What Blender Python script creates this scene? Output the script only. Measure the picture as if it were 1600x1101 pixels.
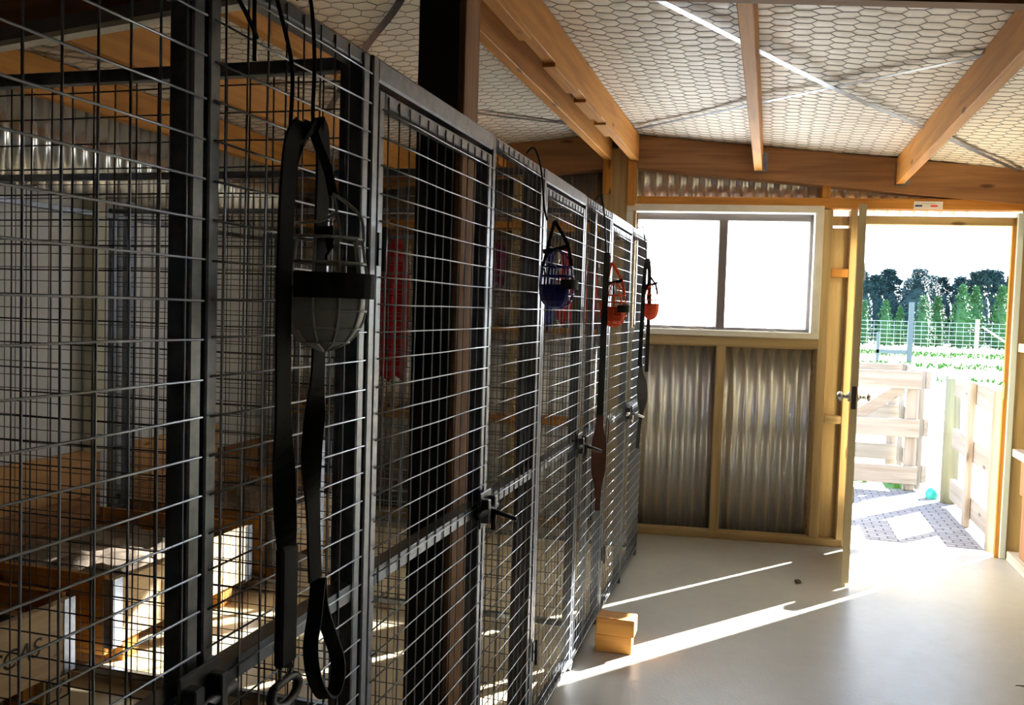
import bpy, math, random
from mathutils import Vector, Matrix
from math import sin, cos, pi, radians
random.seed(7)
S = bpy.context.scene
for o in list(bpy.data.objects): bpy.data.objects.remove(o)
# ------------------------------------------------------------------ camera
cam_d = bpy.data.cameras.new('camera'); cam = bpy.data.objects.new('camera', cam_d)
S.collection.objects.link(cam); S.camera = cam
cam_d.sensor_width = 36; cam_d.lens = 1400 * 36 / 1600; cam_d.clip_end = 400; cam_d.clip_start = .02
R = Matrix(((0.96057109, -0.04228042, 0.27480093), (0.27641662, 0.0387532, -0.96025624), (0.02995062, 0.99835392, 0.04891221)))
cam.matrix_world = Matrix.Translation((0, 0, 1.4)) @ R.to_4x4()
# ------------------------------------------------------------------ sky, sun, exposure
SKY, SUN = 3.4, 58
w = bpy.data.worlds.new('sky'); S.world = w; w.use_nodes = True
nt = w.node_tree; bg = nt.nodes['Background']
tc = nt.nodes.new('ShaderNodeTexCoord'); sep = nt.nodes.new('ShaderNodeSeparateXYZ'); rp = nt.nodes.new('ShaderNodeValToRGB')
nt.links.new(tc.outputs['Generated'], sep.inputs[0]); nt.links.new(sep.outputs['Z'], rp.inputs[0]); nt.links.new(rp.outputs[0], bg.inputs[0])
rp.color_ramp.elements[0].color = (.74, .87, 1, 1); rp.color_ramp.elements[0].position = .05
rp.color_ramp.elements[1].color = (.42, .62, 1, 1); rp.color_ramp.elements[1].position = .75
bg.inputs[1].default_value = SKY
sd = bpy.data.lights.new('sun', 'SUN'); sd.energy = SUN; sd.angle = radians(.6); sd.color = (1, .95, .87)
sun = bpy.data.objects.new('sun', sd); S.collection.objects.link(sun)
el = radians(26)
sun.rotation_euler = Vector((-.6055 * cos(el), -.796 * cos(el), -sin(el))).to_track_quat('-Z', 'Y').to_euler()
S.view_settings.view_transform = 'Standard'; S.view_settings.look = 'None'
S.view_settings.exposure = .65; S.view_settings.gamma = 1; S.view_settings.use_curve_mapping = False
S.cycles.max_bounces = 12; S.cycles.diffuse_bounces = 7; S.cycles.glossy_bounces = 4; S.cycles.transparent_max_bounces = 12
S.cycles.sample_clamp_indirect = 6

# ------------------------------------------------------------------ helpers
def link(o): S.collection.objects.link(o); return o
def tag(o, label=None, cat=None, group=None, kind=None):
    for k, v in (('label', label), ('category', cat), ('group', group), ('kind', kind)):
        if v: o[k] = v
    return o
def empty(name, loc=(0, 0, 0), rz=0, label=None, cat=None, group=None, kind=None):
    o = bpy.data.objects.new(name, None); link(o); o.location = loc; o.rotation_euler = (0, 0, rz)
    o.empty_display_size = .05
    return tag(o, label, cat, group, kind)
class MB:
    def __init__(s): s.v = []; s.f = []; s.sm = []
    def add(s, vs, fs, smooth=False):
        n = len(s.v); s.v += [tuple(p) for p in vs]
        s.f += [tuple(n + i for i in f) for f in fs]; s.sm += [smooth] * len(fs); return s
    def box(s, x0, x1, y0, y1, z0, z1, b=0.0, M=None):
        x0, x1 = min(x0, x1), max(x0, x1); y0, y1 = min(y0, y1), max(y0, y1); z0, z1 = min(z0, z1), max(z0, z1)
        b = min(b, (x1 - x0) * .45, (y1 - y0) * .45, (z1 - z0) * .45)
        if b <= 0:
            vs = [Vector((x, y, z)) for z in (z0, z1) for y in (y0, y1) for x in (x0, x1)]
            fs = [(0, 2, 3, 1), (4, 5, 7, 6), (0, 1, 5, 4), (2, 6, 7, 3), (0, 4, 6, 2), (1, 3, 7, 5)]
        else:
            vs = []; idx = {}
            lo = (x0, y0, z0); hi = (x1, y1, z1)
            for c in range(8):
                sg = [(c >> k) & 1 for k in range(3)]
                for ax in range(3):
                    p = []
                    for k in range(3):
                        e = hi[k] if sg[k] else lo[k]
                        if k != ax: e += -b if sg[k] else b
                        p.append(e)
                    idx[(c, ax)] = len(vs); vs.append(Vector(p))
            fs = []
            def srt(ids):
                cen = sum((vs[i] for i in ids), Vector()) / len(ids)
                mid = Vector(((x0 + x1) / 2, (y0 + y1) / 2, (z0 + z1) / 2)); nrm = (cen - mid).normalized()
                a = (vs[ids[0]] - cen); a -= nrm * a.dot(nrm); a.normalize(); bb = nrm.cross(a)
                return tuple(sorted(ids, key=lambda i: math.atan2((vs[i] - cen).dot(bb), (vs[i] - cen).dot(a))))
            for ax in range(3):
                for sd_ in (0, 1):
                    fs.append(srt([idx[(c, ax)] for c in range(8) if ((c >> ax) & 1) == sd_]))
            for ax in range(3):
                o1, o2 = [k for k in range(3) if k != ax]
                for s1 in (0, 1):
                    for s2 in (0, 1):
                        cs = [c for c in range(8) if ((c >> o1) & 1) == s1 and ((c >> o2) & 1) == s2]
                        fs.append(srt([idx[(c, a)] for c in cs for a in (o1, o2)]))
            for c in range(8): fs.append(srt([idx[(c, a)] for a in range(3)]))
        if M is not None: vs = [M @ p for p in vs]
        return s.add(vs, fs)
    def path(s, pts, r, n=6, closed=False, cap=True):
        pts = [Vector(p) for p in pts]; m = len(pts); rings = []
        rs = r if isinstance(r, (list, tuple)) else [r] * m
        ref = None
        vs = []
        for i, p in enumerate(pts):
            a = pts[(i - 1) % m] if (i or closed) else p; c = pts[(i + 1) % m] if (i < m - 1 or closed) else p
            t = (c - a).normalized()
            if ref is None: ref = Vector((0, 0, 1)) if abs(t.z) < .9 else Vector((1, 0, 0))
            u = ref - t * ref.dot(t)
            if u.length < 1e-4: u = t.orthogonal()
            u.normalize(); ref = u; vv = t.cross(u)
            for k in range(n):
                an = 2 * pi * (k + .5) / n; vs.append(p + (u * cos(an) + vv * sin(an)) * rs[i])
        fs = []
        for i in range(m if closed else m - 1):
            j = (i + 1) % m
            for k in range(n): fs.append((i * n + k, i * n + (k + 1) % n, j * n + (k + 1) % n, j * n + k))
        if cap and not closed: fs += [tuple(range(n - 1, -1, -1)), tuple((m - 1) * n + k for k in range(n))]
        return s.add(vs, fs, True)
    def cyl(s, a, b, r, n=16): return s.path([a, b], r, n)
    def ball(s, c, rx, ry=None, rz=None, n=16, m=10):
        ry = ry or rx; rz = rz or rx; vs = []; fs = []
        for i in range(m + 1):
            th = pi * i / m
            for k in range(n): vs.append((c[0] + rx * sin(th) * cos(2 * pi * k / n), c[1] + ry * sin(th) * sin(2 * pi * k / n), c[2] + rz * cos(th)))
        for i in range(m):
            for k in range(n): fs.append((i * n + k, (i + 1) * n + k, (i + 1) * n + (k + 1) % n, i * n + (k + 1) % n))
        return s.add(vs, fs, True)
    def ribbon(s, pts, wv, wid, th=.003):
        """flat strap: centre points, width directions, widths"""
        pts = [Vector(p) for p in pts]; m = len(pts)
        if not isinstance(wv, list): wv = [wv] * m
        if not isinstance(wid, list): wid = [wid] * m
        vs = []
        for i, p in enumerate(pts):
            t = (pts[min(i + 1, m - 1)] - pts[max(i - 1, 0)]).normalized()
            u = Vector(wv[i]); u -= t * u.dot(t); u.normalize(); nn = t.cross(u)
            for a, b in ((-1, -1), (1, -1), (1, 1), (-1, 1)): vs.append(p + u * a * wid[i] / 2 + nn * b * th / 2)
        fs = [(0, 1, 2, 3), tuple((m - 1) * 4 + k for k in (3, 2, 1, 0))]
        for i in range(m - 1):
            for k in range(4): fs.append((i * 4 + k, (i + 1) * 4 + k, (i + 1) * 4 + (k + 1) % 4, i * 4 + (k + 1) % 4))
        return s.add(vs, fs)
    def prism(s, poly, axis, a, b):
        """polygon in the two other axes extruded along axis from a to b"""
        n = len(poly); vs = []
        for d in (a, b):
            for p in poly:
                q = [p[0], p[1]]; q.insert(axis, d); vs.append(q)
        fs = [tuple(range(n)), tuple(range(2 * n - 1, n - 1, -1))] + [(i, n + i, n + (i + 1) % n, (i + 1) % n) for i in range(n)]
        return s.add(vs, fs)
    def build(s, name, mat, parent=None, loc=(0, 0, 0), rz=0):
        me = bpy.data.meshes.new(name); me.from_pydata(s.v, [], s.f); me.materials.append(mat)
        me.polygons.foreach_set('use_smooth', s.sm); me.update()
        import bmesh
        bm = bmesh.new(); bm.from_mesh(me); bmesh.ops.recalc_face_normals(bm, faces=bm.faces); bm.to_mesh(me); bm.free()
        o = bpy.data.objects.new(name, me); link(o); o.parent = parent; o.location = loc; o.rotation_euler = (0, 0, rz)
        return o
def copy_tree(o, parent=None):
    c = o.copy(); link(c); c.parent = parent
    for ch in [x for x in bpy.data.objects if x.parent == o]: copy_tree(ch, c)
    return c
def spline(pts, n=6):
    P = [Vector(p) for p in pts]; out = []
    for i in range(len(P) - 1):
        a, b, c, d = P[max(i - 1, 0)], P[i], P[i + 1], P[min(i + 2, len(P) - 1)]
        for k in range(n):
            t = k / n
            out.append(.5 * ((2 * b) + (c - a) * t + (2 * a - 5 * b + 4 * c - d) * t * t + (3 * b - a - 3 * c + d) * t ** 3))
    out.append(P[-1]); return out

# ------------------------------------------------------------------ materials
def mat(name, col, rough=.6, metal=0, noise=None, bump=0, spec=None, col2=None, trans=0):
    m = bpy.data.materials.new(name); m.use_nodes = True; t = m.node_tree; b = t.nodes['Principled BSDF']
    b.inputs['Base Color'].default_value = (*col, 1); b.inputs['Roughness'].default_value = rough; b.inputs['Metallic'].default_value = metal
    if spec is not None: b.inputs['Specular IOR Level'].default_value = spec
    if noise:
        co = t.nodes.new('ShaderNodeTexCoord'); mp = t.nodes.new('ShaderNodeMapping'); nz = t.nodes.new('ShaderNodeTexNoise')
        t.links.new(co.outputs['Object'], mp.inputs[0]); t.links.new(mp.outputs[0], nz.inputs[0])
        mp.inputs['Scale'].default_value = noise if isinstance(noise, tuple) else (noise,) * 3
        nz.inputs['Scale'].default_value = 1; nz.inputs['Detail'].default_value = 6; nz.inputs['Roughness'].default_value = .6
        r = t.nodes.new('ShaderNodeValToRGB'); t.links.new(nz.outputs[0], r.inputs[0])
        c2 = col2 or tuple(c * .6 for c in col)
        r.color_ramp.elements[0].color = (*c2, 1); r.color_ramp.elements[0].position = .3
        r.color_ramp.elements[1].color = (*col, 1); r.color_ramp.elements[1].position = .68
        t.links.new(r.outputs[0], b.inputs['Base Color'])
        if bump:
            bp = t.nodes.new('ShaderNodeBump'); bp.inputs['Distance'].default_value = bump; bp.inputs['Strength'].default_value = .6
            t.links.new(nz.outputs[0], bp.inputs['Height']); t.links.new(bp.outputs[0], b.inputs['Normal'])
    return m
def wood(name, col, col2, axis, k=1.0, rough=.7):
    m = mat(name, col, rough); t = m.node_tree; b = t.nodes['Principled BSDF']
    co = t.nodes.new('ShaderNodeTexCoord'); mp = t.nodes.new('ShaderNodeMapping'); t.links.new(co.outputs['Object'], mp.inputs[0])
    oi = t.nodes.new('ShaderNodeObjectInfo'); ml = t.nodes.new('ShaderNodeMath'); ml.operation = 'MULTIPLY'; ml.inputs[1].default_value = 37
    t.links.new(oi.outputs['Random'], ml.inputs[0]); t.links.new(ml.outputs[0], mp.inputs['Location'])
    sc = [26 * k] * 3; sc[axis] = 1.6 * k; mp.inputs['Scale'].default_value = sc
    nz = t.nodes.new('ShaderNodeTexNoise'); nz.inputs['Scale'].default_value = 1; nz.inputs['Detail'].default_value = 5; nz.inputs['Distortion'].default_value = .6
    t.links.new(mp.outputs[0], nz.inputs[0])
    # knots
    mp2 = t.nodes.new('ShaderNodeMapping'); t.links.new(co.outputs['Object'], mp2.inputs[0]); t.links.new(ml.outputs[0], mp2.inputs['Location'])
    s2 = [9] * 3; s2[axis] = 2.6; mp2.inputs['Scale'].default_value = s2
    vo = t.nodes.new('ShaderNodeTexVoronoi'); vo.inputs['Scale'].default_value = 1; t.links.new(mp2.outputs[0], vo.inputs[0])
    r = t.nodes.new('ShaderNodeValToRGB'); t.links.new(nz.outputs[0], r.inputs[0])
    r.color_ramp.elements[0].color = (*col2, 1); r.color_ramp.elements[0].position = .32
    r.color_ramp.elements[1].color = (*col, 1); r.color_ramp.elements[1].position = .62
    r2 = t.nodes.new('ShaderNodeValToRGB'); t.links.new(vo.outputs['Distance'], r2.inputs[0])
    r2.color_ramp.elements[0].color = (.35, .28, .22, 1); r2.color_ramp.elements[0].position = .07
    r2.color_ramp.elements[1].color = (1, 1, 1, 1); r2.color_ramp.elements[1].position = .14
    mx = t.nodes.new('ShaderNodeMix'); mx.data_type = 'RGBA'; mx.blend_type = 'MULTIPLY'; mx.inputs[0].default_value = 1
    t.links.new(r.outputs[0], mx.inputs[6]); t.links.new(r2.outputs[0], mx.inputs[7]); t.links.new(mx.outputs[2], b.inputs['Base Color'])
    bp = t.nodes.new('ShaderNodeBump'); bp.inputs['Distance'].default_value = .002; bp.inputs['Strength'].default_value = .5
    t.links.new(nz.outputs[0], bp.inputs['Height']); t.links.new(bp.outputs[0], b.inputs['Normal'])
    return m
OR, OR2 = (.60, .27, .045), (.43, .175, .028)       # warm sawn pine
GR, GR2 = (.50, .36, .17), (.36, .25, .11)         # treated framing
DK, DK2 = (.36, .175, .07), (.22, .10, .04)        # dark brown rafter timber
W = {}
for ax, n in enumerate('xyz'):
    W['o' + n] = wood('pine_' + n, OR, OR2, ax); W['g' + n] = wood('framing_' + n, GR, GR2, ax)
    W['d' + n] = wood('rafter_timber_' + n, DK, DK2, ax); W['p' + n] = wood('pale_pine_' + n, (.70, .53, .33), (.55, .39, .22), ax)
    W['e' + n] = wood('yard_timber_' + n, (.30, .26, .22), (.22, .18, .14), ax)
    W['w' + n] = wood('weathered_timber_' + n, (.56, .50, .43), (.40, .35, .29), ax)
PLY = wood('plywood', (.62, .36, .15), (.50, .28, .11), 1, .35)
GALV = mat('galvanised_steel', (.30, .33, .38), .34, .9, 40, 0, col2=(.20, .22, .255))
WIRE = mat('galvanised_wire', (.37, .405, .46), .33, .85)
WIRE2 = mat('backlit_partition_wire', (.13, .14, .155), .45, .7)  # darker copy of the galvanised wire; backlit silhouette put into its colour
CORR = mat('corrugated_galvanised_iron', (.86, .88, .90), .27, .75, (30, 30, .4), 0, col2=(.72, .74, .76))
BLKP = mat('black_timber', (.012, .012, .013), .6)
WEB = mat('black_webbing', (.012, .012, .014), .8, 0, 300, .0005, col2=(.006, .006, .007))
LEA = mat('brown_leather', (.13, .034, .012), .45, 0, 30, 0, col2=(.07, .018, .008))
WHP = mat('white_paint', (.80, .77, .68), .5, 0, 8, 0, col2=(.72, .69, .60))
LIN = mat('white_lining_sheet', (.74, .78, .82), .5, 0, (2, 2, 1), 0, col2=(.66, .70, .74))
ALU = mat('window_aluminium', (.28, .26, .27), .4, .6)
CHR = mat('chrome', (.75, .75, .77), .15, 1)
BRS = mat('brass', (.6, .45, .2), .35, .8)
WHPL = mat('white_muzzle_plastic', (.62, .62, .60), .35); BLPL = mat('blue_muzzle_plastic', (.015, .02, .28), .35)
ORPL = mat('orange_muzzle_plastic', (.95, .09, .015), .35); RDPL = mat('red_muzzle_plastic', (1, .10, .03), .35)
HK = mat('black_hook_wire', (.02, .02, .02), .4, .6)
LAT = mat('dark_latch_steel', (.12, .125, .135), .4, .8)
def cloth(n, c): return mat(n, c, .9, 0, 12, 0, col2=tuple(x * .6 for x in c))

# ceiling foil paper
PAP = mat('white_roofing_paper', (.84, .79, .70), .55, 0, 3, 0, col2=(.76, .70, .60))
# painted concrete
FLR = mat('painted_concrete', (.43, .415, .37), .34, 0, (1.6, 1.6, 1.6), 0, col2=(.37, .355, .31)); t = FLR.node_tree; b = t.nodes['Principled BSDF']
n2 = t.nodes.new('ShaderNodeTexNoise'); n2.inputs['Scale'].default_value = 14; n2.inputs['Detail'].default_value = 8
co = [n for n in t.nodes if n.type == 'TEX_COORD'][0]; t.links.new(co.outputs['Object'], n2.inputs[0])
mr = t.nodes.new('ShaderNodeMapRange'); t.links.new(n2.outputs[0], mr.inputs[0]); mr.inputs[3].default_value = .24; mr.inputs[4].default_value = .5
t.links.new(mr.outputs[0], b.inputs['Roughness'])
bp = t.nodes.new('ShaderNodeBump'); bp.inputs['Distance'].default_value = .003; bp.inputs['Strength'].default_value = .35
n3 = t.nodes.new('ShaderNodeTexNoise'); n3.inputs['Scale'].default_value = 60; n3.inputs['Detail'].default_value = 4; t.links.new(co.outputs['Object'], n3.inputs[0])
t.links.new(n3.outputs[0], bp.inputs['Height']); t.links.new(bp.outputs[0], b.inputs['Normal'])
# dusty window sheet: half clear, half light-scattering
PANE = bpy.data.materials.new('dusty_window_pane'); PANE.use_nodes = True; t = PANE.node_tree; t.nodes.clear()
out = t.nodes.new('ShaderNodeOutputMaterial'); mx = t.nodes.new('ShaderNodeMixShader'); tr = t.nodes.new('ShaderNodeBsdfTransparent'); tl = t.nodes.new('ShaderNodeBsdfTranslucent')
tr.inputs[0].default_value = (.95, .97, 1, 1); tl.inputs[0].default_value = (.9, .93, .95, 1); mx.inputs[0].default_value = .42
t.links.new(tr.outputs[0], mx.inputs[1]); t.links.new(tl.outputs[0], mx.inputs[2]); t.links.new(mx.outputs[0], out.inputs[0])
# pavers
PAV = mat('brick_pavers', (.46, .42, .40), .8); t = PAV.node_tree; b = t.nodes['Principled BSDF']
co = t.nodes.new('ShaderNodeTexCoord'); bk = t.nodes.new('ShaderNodeTexBrick'); t.links.new(co.outputs['Object'], bk.inputs[0])
bk.inputs['Scale'].default_value = 4.4; bk.inputs['Color1'].default_value = (.27, .25, .24, 1); bk.inputs['Color2'].default_value = (.20, .18, .18, 1)
bk.inputs['Mortar'].default_value = (.06, .055, .05, 1); bk.inputs['Mortar Size'].default_value = .025; t.links.new(bk.outputs[0], b.inputs['Base Color'])
GRV = mat('pale_gravel_and_dirt', (.36, .34, .29), .95, 0, 5, 0, col2=(.26, .25, .19))
GRS = mat('grass', (.08, .20, .03), .9, 0, 20, 0, col2=(.04, .12, .02))
TREEM = mat('dark_pine_needles', (.015, .055, .055), .8, 0, 2, 0, col2=(.01, .035, .035)); TREEL = mat('young_pine_needles', (.05, .17, .05), .8, 0, 2, 0, col2=(.03, .10, .035))
BARK = mat('bark', (.10, .07, .05), .9)
GPOST = wood('mossy_post', (.20, .215, .13), (.15, .14, .09), 2)

# ------------------------------------------------------------------ room shell
TH = math.atan(.122); WY = 5.73
def roofz(x): return 2.51 - .09 * abs(x + .95)
XL, XR, YN = -3.2, 1.62, -2.6
MB().box(XL - .3, XR + .3, YN - .2, 6.06, -.12, 0).build('floor', FLR)['kind'] = 'structure'
bpy.data.objects['floor']['label'] = 'glossy painted concrete floor of the kennel shed'; bpy.data.objects['floor']['category'] = 'floor'

o = MB().box(XL, -.735, .2, 5.25, .0, .004).build('floor_kennels', mat('pale_cream_floor', (.80, .70, .47), .35, 0, 2.5, 0, col2=(.68, .58, .38))); tag(o, 'pale cream floor inside the kennel runs', 'floor', None, 'structure')  # thin cream slab, paler than the corridor floor
def wallroot(name, label, cat, kind='structure', group=None): return empty(name, (0, WY, 0), TH, label, cat, group, kind)
def corr(mb, u0, u1, z0, z1, v=.10, pitch=.076, amp=.0115, th=.0012, slopetop=None, wavybottom=0):
    n = max(2, int(round((u1 - u0) / pitch * 8))); A = []
    for i in range(n + 1):
        u = u0 + (u1 - u0) * i / n; A.append((u, v + amp * cos(2 * pi * u / pitch)))
    vs = []
    for (u, vv) in A:
        zt = z1 if slopetop is None else slopetop(u)
        vs += [(u, vv, z0), (u, vv, zt), (u, vv + th, z0), (u, vv + th, zt)]
    fs = []
    for i in range(n):
        a = i * 4; c = a + 4
        fs += [(a, c, c + 1, a + 1), (a + 2, a + 3, c + 3, c + 2), (a, a + 2, c + 2, c), (a + 1, c + 1, c + 3, a + 3)]
    mb.add(vs, fs, True)
wb = wallroot('wall_back', 'far end wall of corrugated galvanised iron behind pine framing', 'wall')
zt = lambda u: roofz(u * .9926) + .03
for nm, (u0, u1, z0, z1, st) in {'sheet_below_window': (-.90, .33, .0, 1.27, None), 'sheet_above_window': (-.90, .54, 2.05, 2.5, zt), 'sheet_above_door': (.54, 1.75, 2.036, 2.5, zt), 'sheet_behind_kennels': (-3.4, -.90, .0, 2.4, zt)}.items():
    m = MB(); corr(m, u0, u1, z0, z1, slopetop=st); o = m.build('corrugated_sheet', CORR, wb)
m = MB(); corr(m, -1.96, -1.065, .05, 1.25, v=.076); m.build('clear_sheet', mat('white_corrugated_plastic', (.86, .88, .88), .4), wb)
# packing outside to seal the sheet ends
MB().box(-.92, -.87, .088, .13, 1.2, 2.1).box(.28, .36, .075, .13, 0, 2.05).box(-.9, .33, .088, .13, 1.2, 1.27).build('packer', W['gx'], wb)
def wtim(name, u0, u1, z0, z1, label, m='gz', v0=0, v1=.085, cat='wall framing', b=.003, grp=None):
    r = MB().box(u0, u1, v0, v1, z0, z1, b).build(name, W[m], None, (0, WY, 0), TH); return tag(r, label, cat, grp, 'structure')
wtim('trim_bottom_plate', -3.3, .50, 0, .045, 'long pine bottom plate lying on floor below corrugated iron', 'gx', -.004)
wtim('wall_stud', -.312, -.257, .045, 1.21, 'short pine stud dividing the corrugated iron under window')
wtim('wall_stud', .288, .345, .045, 2.055, 'pine stud running beside right edge of white window', v0=-.002)
wtim('wall_stud', .448, .488, .0, 2.055, 'pine stud behind hinges of the open door', v0=-.004)
wtim('door_side_board', .345, .448, .045, 1.95, 'wide board closing gap between window stud and door stud', v0=.05, v1=.09, cat='wall panel')
wtim('door_side_board', .345, .448, 1.965, 2.022, 'small board between two slits of daylight near door top', v0=.05, v1=.09, cat='wall panel')
wtim('nogging', .345, .448, .757, .805, 'lower pine nogging between window stud and door stud', 'gx', cat='nogging')
wtim('nogging', .345, .448, 1.648, 1.70, 'upper pine nogging between window stud and door stud', 'ox', cat='nogging')
wtim('window_sill_plate', -.90, .288, 1.208, 1.268, 'horizontal pine timber directly under the white window', 'gx')
wtim('lintel', -.92, 1.42, 2.062, 2.125, 'reddish pine lintel running over window and door', 'ox', -.006)
wtim('wall_stud', -1.045, -.835, 0, 2.42, 'broad ridge post against end wall left of window', v0=-.02, v1=.09, m='gz')
wtim('post_cleat', -1.05, -.995, 2.13, 2.40, 'left orange cleat high on ridge post under beam', 'oz', -.05, -.022, 'cleat')
wtim('post_cleat', -.895, -.845, 2.06, 2.40, 'right orange cleat high on ridge post under beam', 'oz', -.05, -.022, 'cleat')
wtim('wall_stud', .275, .325, 2.125, 2.24, 'tiny orange stud between lintel and rafter', 'oz')
for u, l in ((-1.62, 'rearmost kennel wall stud nearest the ridge post'), (-2.15, 'kennel wall stud between the hanging red and maroon coats'), (-2.75, 'kennel wall stud left of the bright red coat')):
    wtim('wall_stud', u, u + .045, .045, 2.25, l)
wtim('nogging', -3.2, -1.06, 1.90, 1.955, 'orange coat rail high on kennel end wall', 'ox', -.012, .085, 'nogging')
wtim('nogging', -1.95, -1.06, 1.25, 1.285, 'thin orange rail at middle height of kennel end wall', 'ox', -.008, .085, 'nogging')
wtim('nogging', -3.2, -1.06, .66, .715, 'low orange rail across kennel end wall', 'ox', -.012, .085, 'nogging')
# rafter on the back wall, sloping both ways from the ridge
def rafter(name, u0, u1, d, v0, v1, label, mt, loc=(0, WY, 0), rz=TH, k=.9926, top=-.004):
    m = MB(); vs = []
    for u in (u0, u1):
        z = roofz(u * k) + top
        vs += [(u, v0, z - d), (u, v1, z - d), (u, v1, z), (u, v0, z)]
    m.add(vs, [(0, 1, 2, 3), (7, 6, 5, 4), (0, 4, 5, 1), (1, 5, 6, 2), (2, 6, 7, 3), (3, 7, 4, 0)])
    return tag(m.build(name, mt, None, loc, rz), label, label and 'roof beam', None, label and 'structure')
RU = -.95 / .9926
rafter('roof_rafter', RU + .10, 1.75, .20, -.03, .085, 'sloping rafter over the window and doorway on end wall', W['dx'])
rafter('roof_rafter', -3.4, RU - .06, .21, -.03, .085, 'sloping rafter over the kennels on end wall', W['dx'])
for a, b_, l in ((-.90, XR + .2, 'dark rafter crossing at the top right corner of view'), (-3.4, -.96, 'dark rafter crossing above the nearest kennels on left')):
    rafter('roof_rafter', a, b_, .25 if a > -1 else .165, 2.30, 2.345, l, W['dx'], (0, 0, 0), 0, 1)
o = rafter('rafter_flashing', -3.4, -.96, .045, 2.262, 2.30, 'grey steel flashing with white lower edge on dark left rafter', mat('grey_flashing', (.22, .21, .24), .4), (0, 0, 0), 0, 1, -.165)
rafter('white_edge', -3.4, -.96, .016, 2.255, 2.30, None, WHP, (0, 0, 0), 0, 1, -.2105).parent = o
# purlins: run along the shed
PURL = [(-2.82, 'outermost roof purlin over the kennels near left wall'), (-2.26, 'second roof purlin in from left wall over kennels'), (-1.67, 'roof purlin over kennels next to the ridge beams'),
        (-1.01, 'left board of the double ridge beam meeting ridge post'), (-.845, 'right board of the double ridge beam meeting ridge post'), (-.105, 'middle roof purlin ending above centre of window'), (.705, 'right roof purlin ending above the door')]
def purlin(x, label, y0=2.345):
    y1 = WY + .122 * x - .03; zc = roofz(x) - .004; rid = x in (-1.01, -.845); d = .155 if not rid else .16
    m = MB().box(-.0235, .0235, y0, y1, zc - d, zc, .003)
    o = m.build('roof_purlin', W['oy'], None, (x, 0, 0)); tag(o, label, 'roof beam', None, 'structure')
    if not rid and x > -1.2:       # joist hanger
        h = MB().box(x - .027, x - .0245, y1 - .04, y1, zc - d - .002, zc - .03).box(x + .0245, x + .027, y1 - .04, y1, zc - d - .002, zc - .03).box(x - .027, x + .027, y1 - .04, y1, zc - d - .006, zc - d - .001)
        h.box(x - .055, x - .0245, y1 - .003, y1, zc - d, zc - .04).box(x + .0245, x + .055, y1 - .003, y1, zc - d, zc - .04)
        hh = h.build('joist_hanger', GALV, o, (-x, 0, 0))
for x, l in PURL: purlin(x, l)
for k, (ya, ln) in enumerate(((2.5, .5), (3.35, .42), (3.95, .36), (4.45, .30))):   # packers nailed under the ridge board
    tag(MB().box(-.867 - .006 * k, -.822, ya, ya + ln, 2.51 - .018 - .175 + .003 * k, 2.345, .002).build('packing_block', W['oy']), ['nearest', 'second', 'third', 'farthest'][k] + ' stepped packing piece under the right ridge board', 'packer', None, 'structure')
# roof skin above
m = MB()
for (xa, xb) in ((XL - .3, -.95), (-.95, XR + .3)):
    vs = []
    for x in (xa, xb):
        for y in (YN - .2, 6.3):
            for dz in (.035, .09): vs.append((x, y, roofz(x) + dz))
    m.add(vs, [(0, 1, 3, 2), (4, 6, 7, 5), (0, 4, 5, 1), (2, 3, 7, 6), (1, 5, 7, 3), (0, 2, 6, 4)])
rf = m.build('roof', CORR); tag(rf, 'iron roof skin above the white paper lining', 'roof', None, 'structure')
# ceiling: roofing paper bulging through hexagonal netting
def hexceil():
    a, bq = .046, .037      # half length (x), half height (y)
    V = {}; cells = []; E_ = set()
    def vid(ix, iy):
        k = (ix, iy)
        if k not in V:
            x = ix * a / 2; y = iy * bq
            V[k] = (x + random.uniform(-.006, .006), y + random.uniform(-.005, .005))
        return k
    nx0, nx1 = int((XL - .05) / (1.5 * a)) - 1, int((XR + .05) / (1.5 * a)) + 1
    for i in range(nx0, nx1 + 1):
        for j in range(int(2.2 / (2 * bq)), int(6.0 / (2 * bq)) + 1):
            cx = 3 * i; cy = 2 * j + (i & 1)
            ids = [vid(cx + dx, cy + dy) for dx, dy in ((2, 0), (1, 1), (-1, 1), (-2, 0), (-1, -1), (1, -1))]
            cells.append(ids)
            for k in range(6): E_.add(tuple(sorted((ids[k], ids[(k + 1) % 6]))))
    return V, cells, E_
V, cells, E_ = hexceil()
big = lambda x, y: .008 * sin(x * 5.1 + 1.3 * sin(y * 2.3)) * sin(y * 3.7 + 1.0)
m = MB(); idx = {k: i for i, k in enumerate(V)}; vs = [(x, y, roofz(x) + .006 + big(x, y)) for (x, y) in V.values()]; fs = []
for ids in cells:
    P6 = [V[k] for k in ids]; c = (sum(p[0] for p in P6) / 6, sum(p[1] for p in P6) / 6)
    base = len(vs); q = random.uniform(.003, .007)
    for p in P6:
        x = c[0] + (p[0] - c[0]) * .62; y = c[1] + (p[1] - c[1]) * .62; vs.append((x, y, roofz(x) + .006 + big(x, y) - q * .75))
    vs.append((c[0], c[1], roofz(c[0]) + .006 + big(*c) - q))
    for k in range(6):
        l = (k + 1) % 6; fs += [(idx[ids[k]], idx[ids[l]], base + l, base + k), (base + k, base + l, base + 6)]
m.add(vs, fs, True); cl = m.build('ceiling', PAP); tag(cl, 'white roofing paper ceiling bulging through hexagonal netting', 'ceiling', None, 'structure')
m = MB()
for k1, k2 in E_:
    (x1, y1), (x2, y2) = V[k1], V[k2]
    m.path([(x1, y1, roofz(x1) + .001 + big(x1, y1)), (x2, y2, roofz(x2) + .001 + big(x2, y2))], .0015, 3, cap=False)
m.build('wire_netting', mat('netting_wire', (.30, .28, .26), .6, .2), cl)
m = MB()
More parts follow.
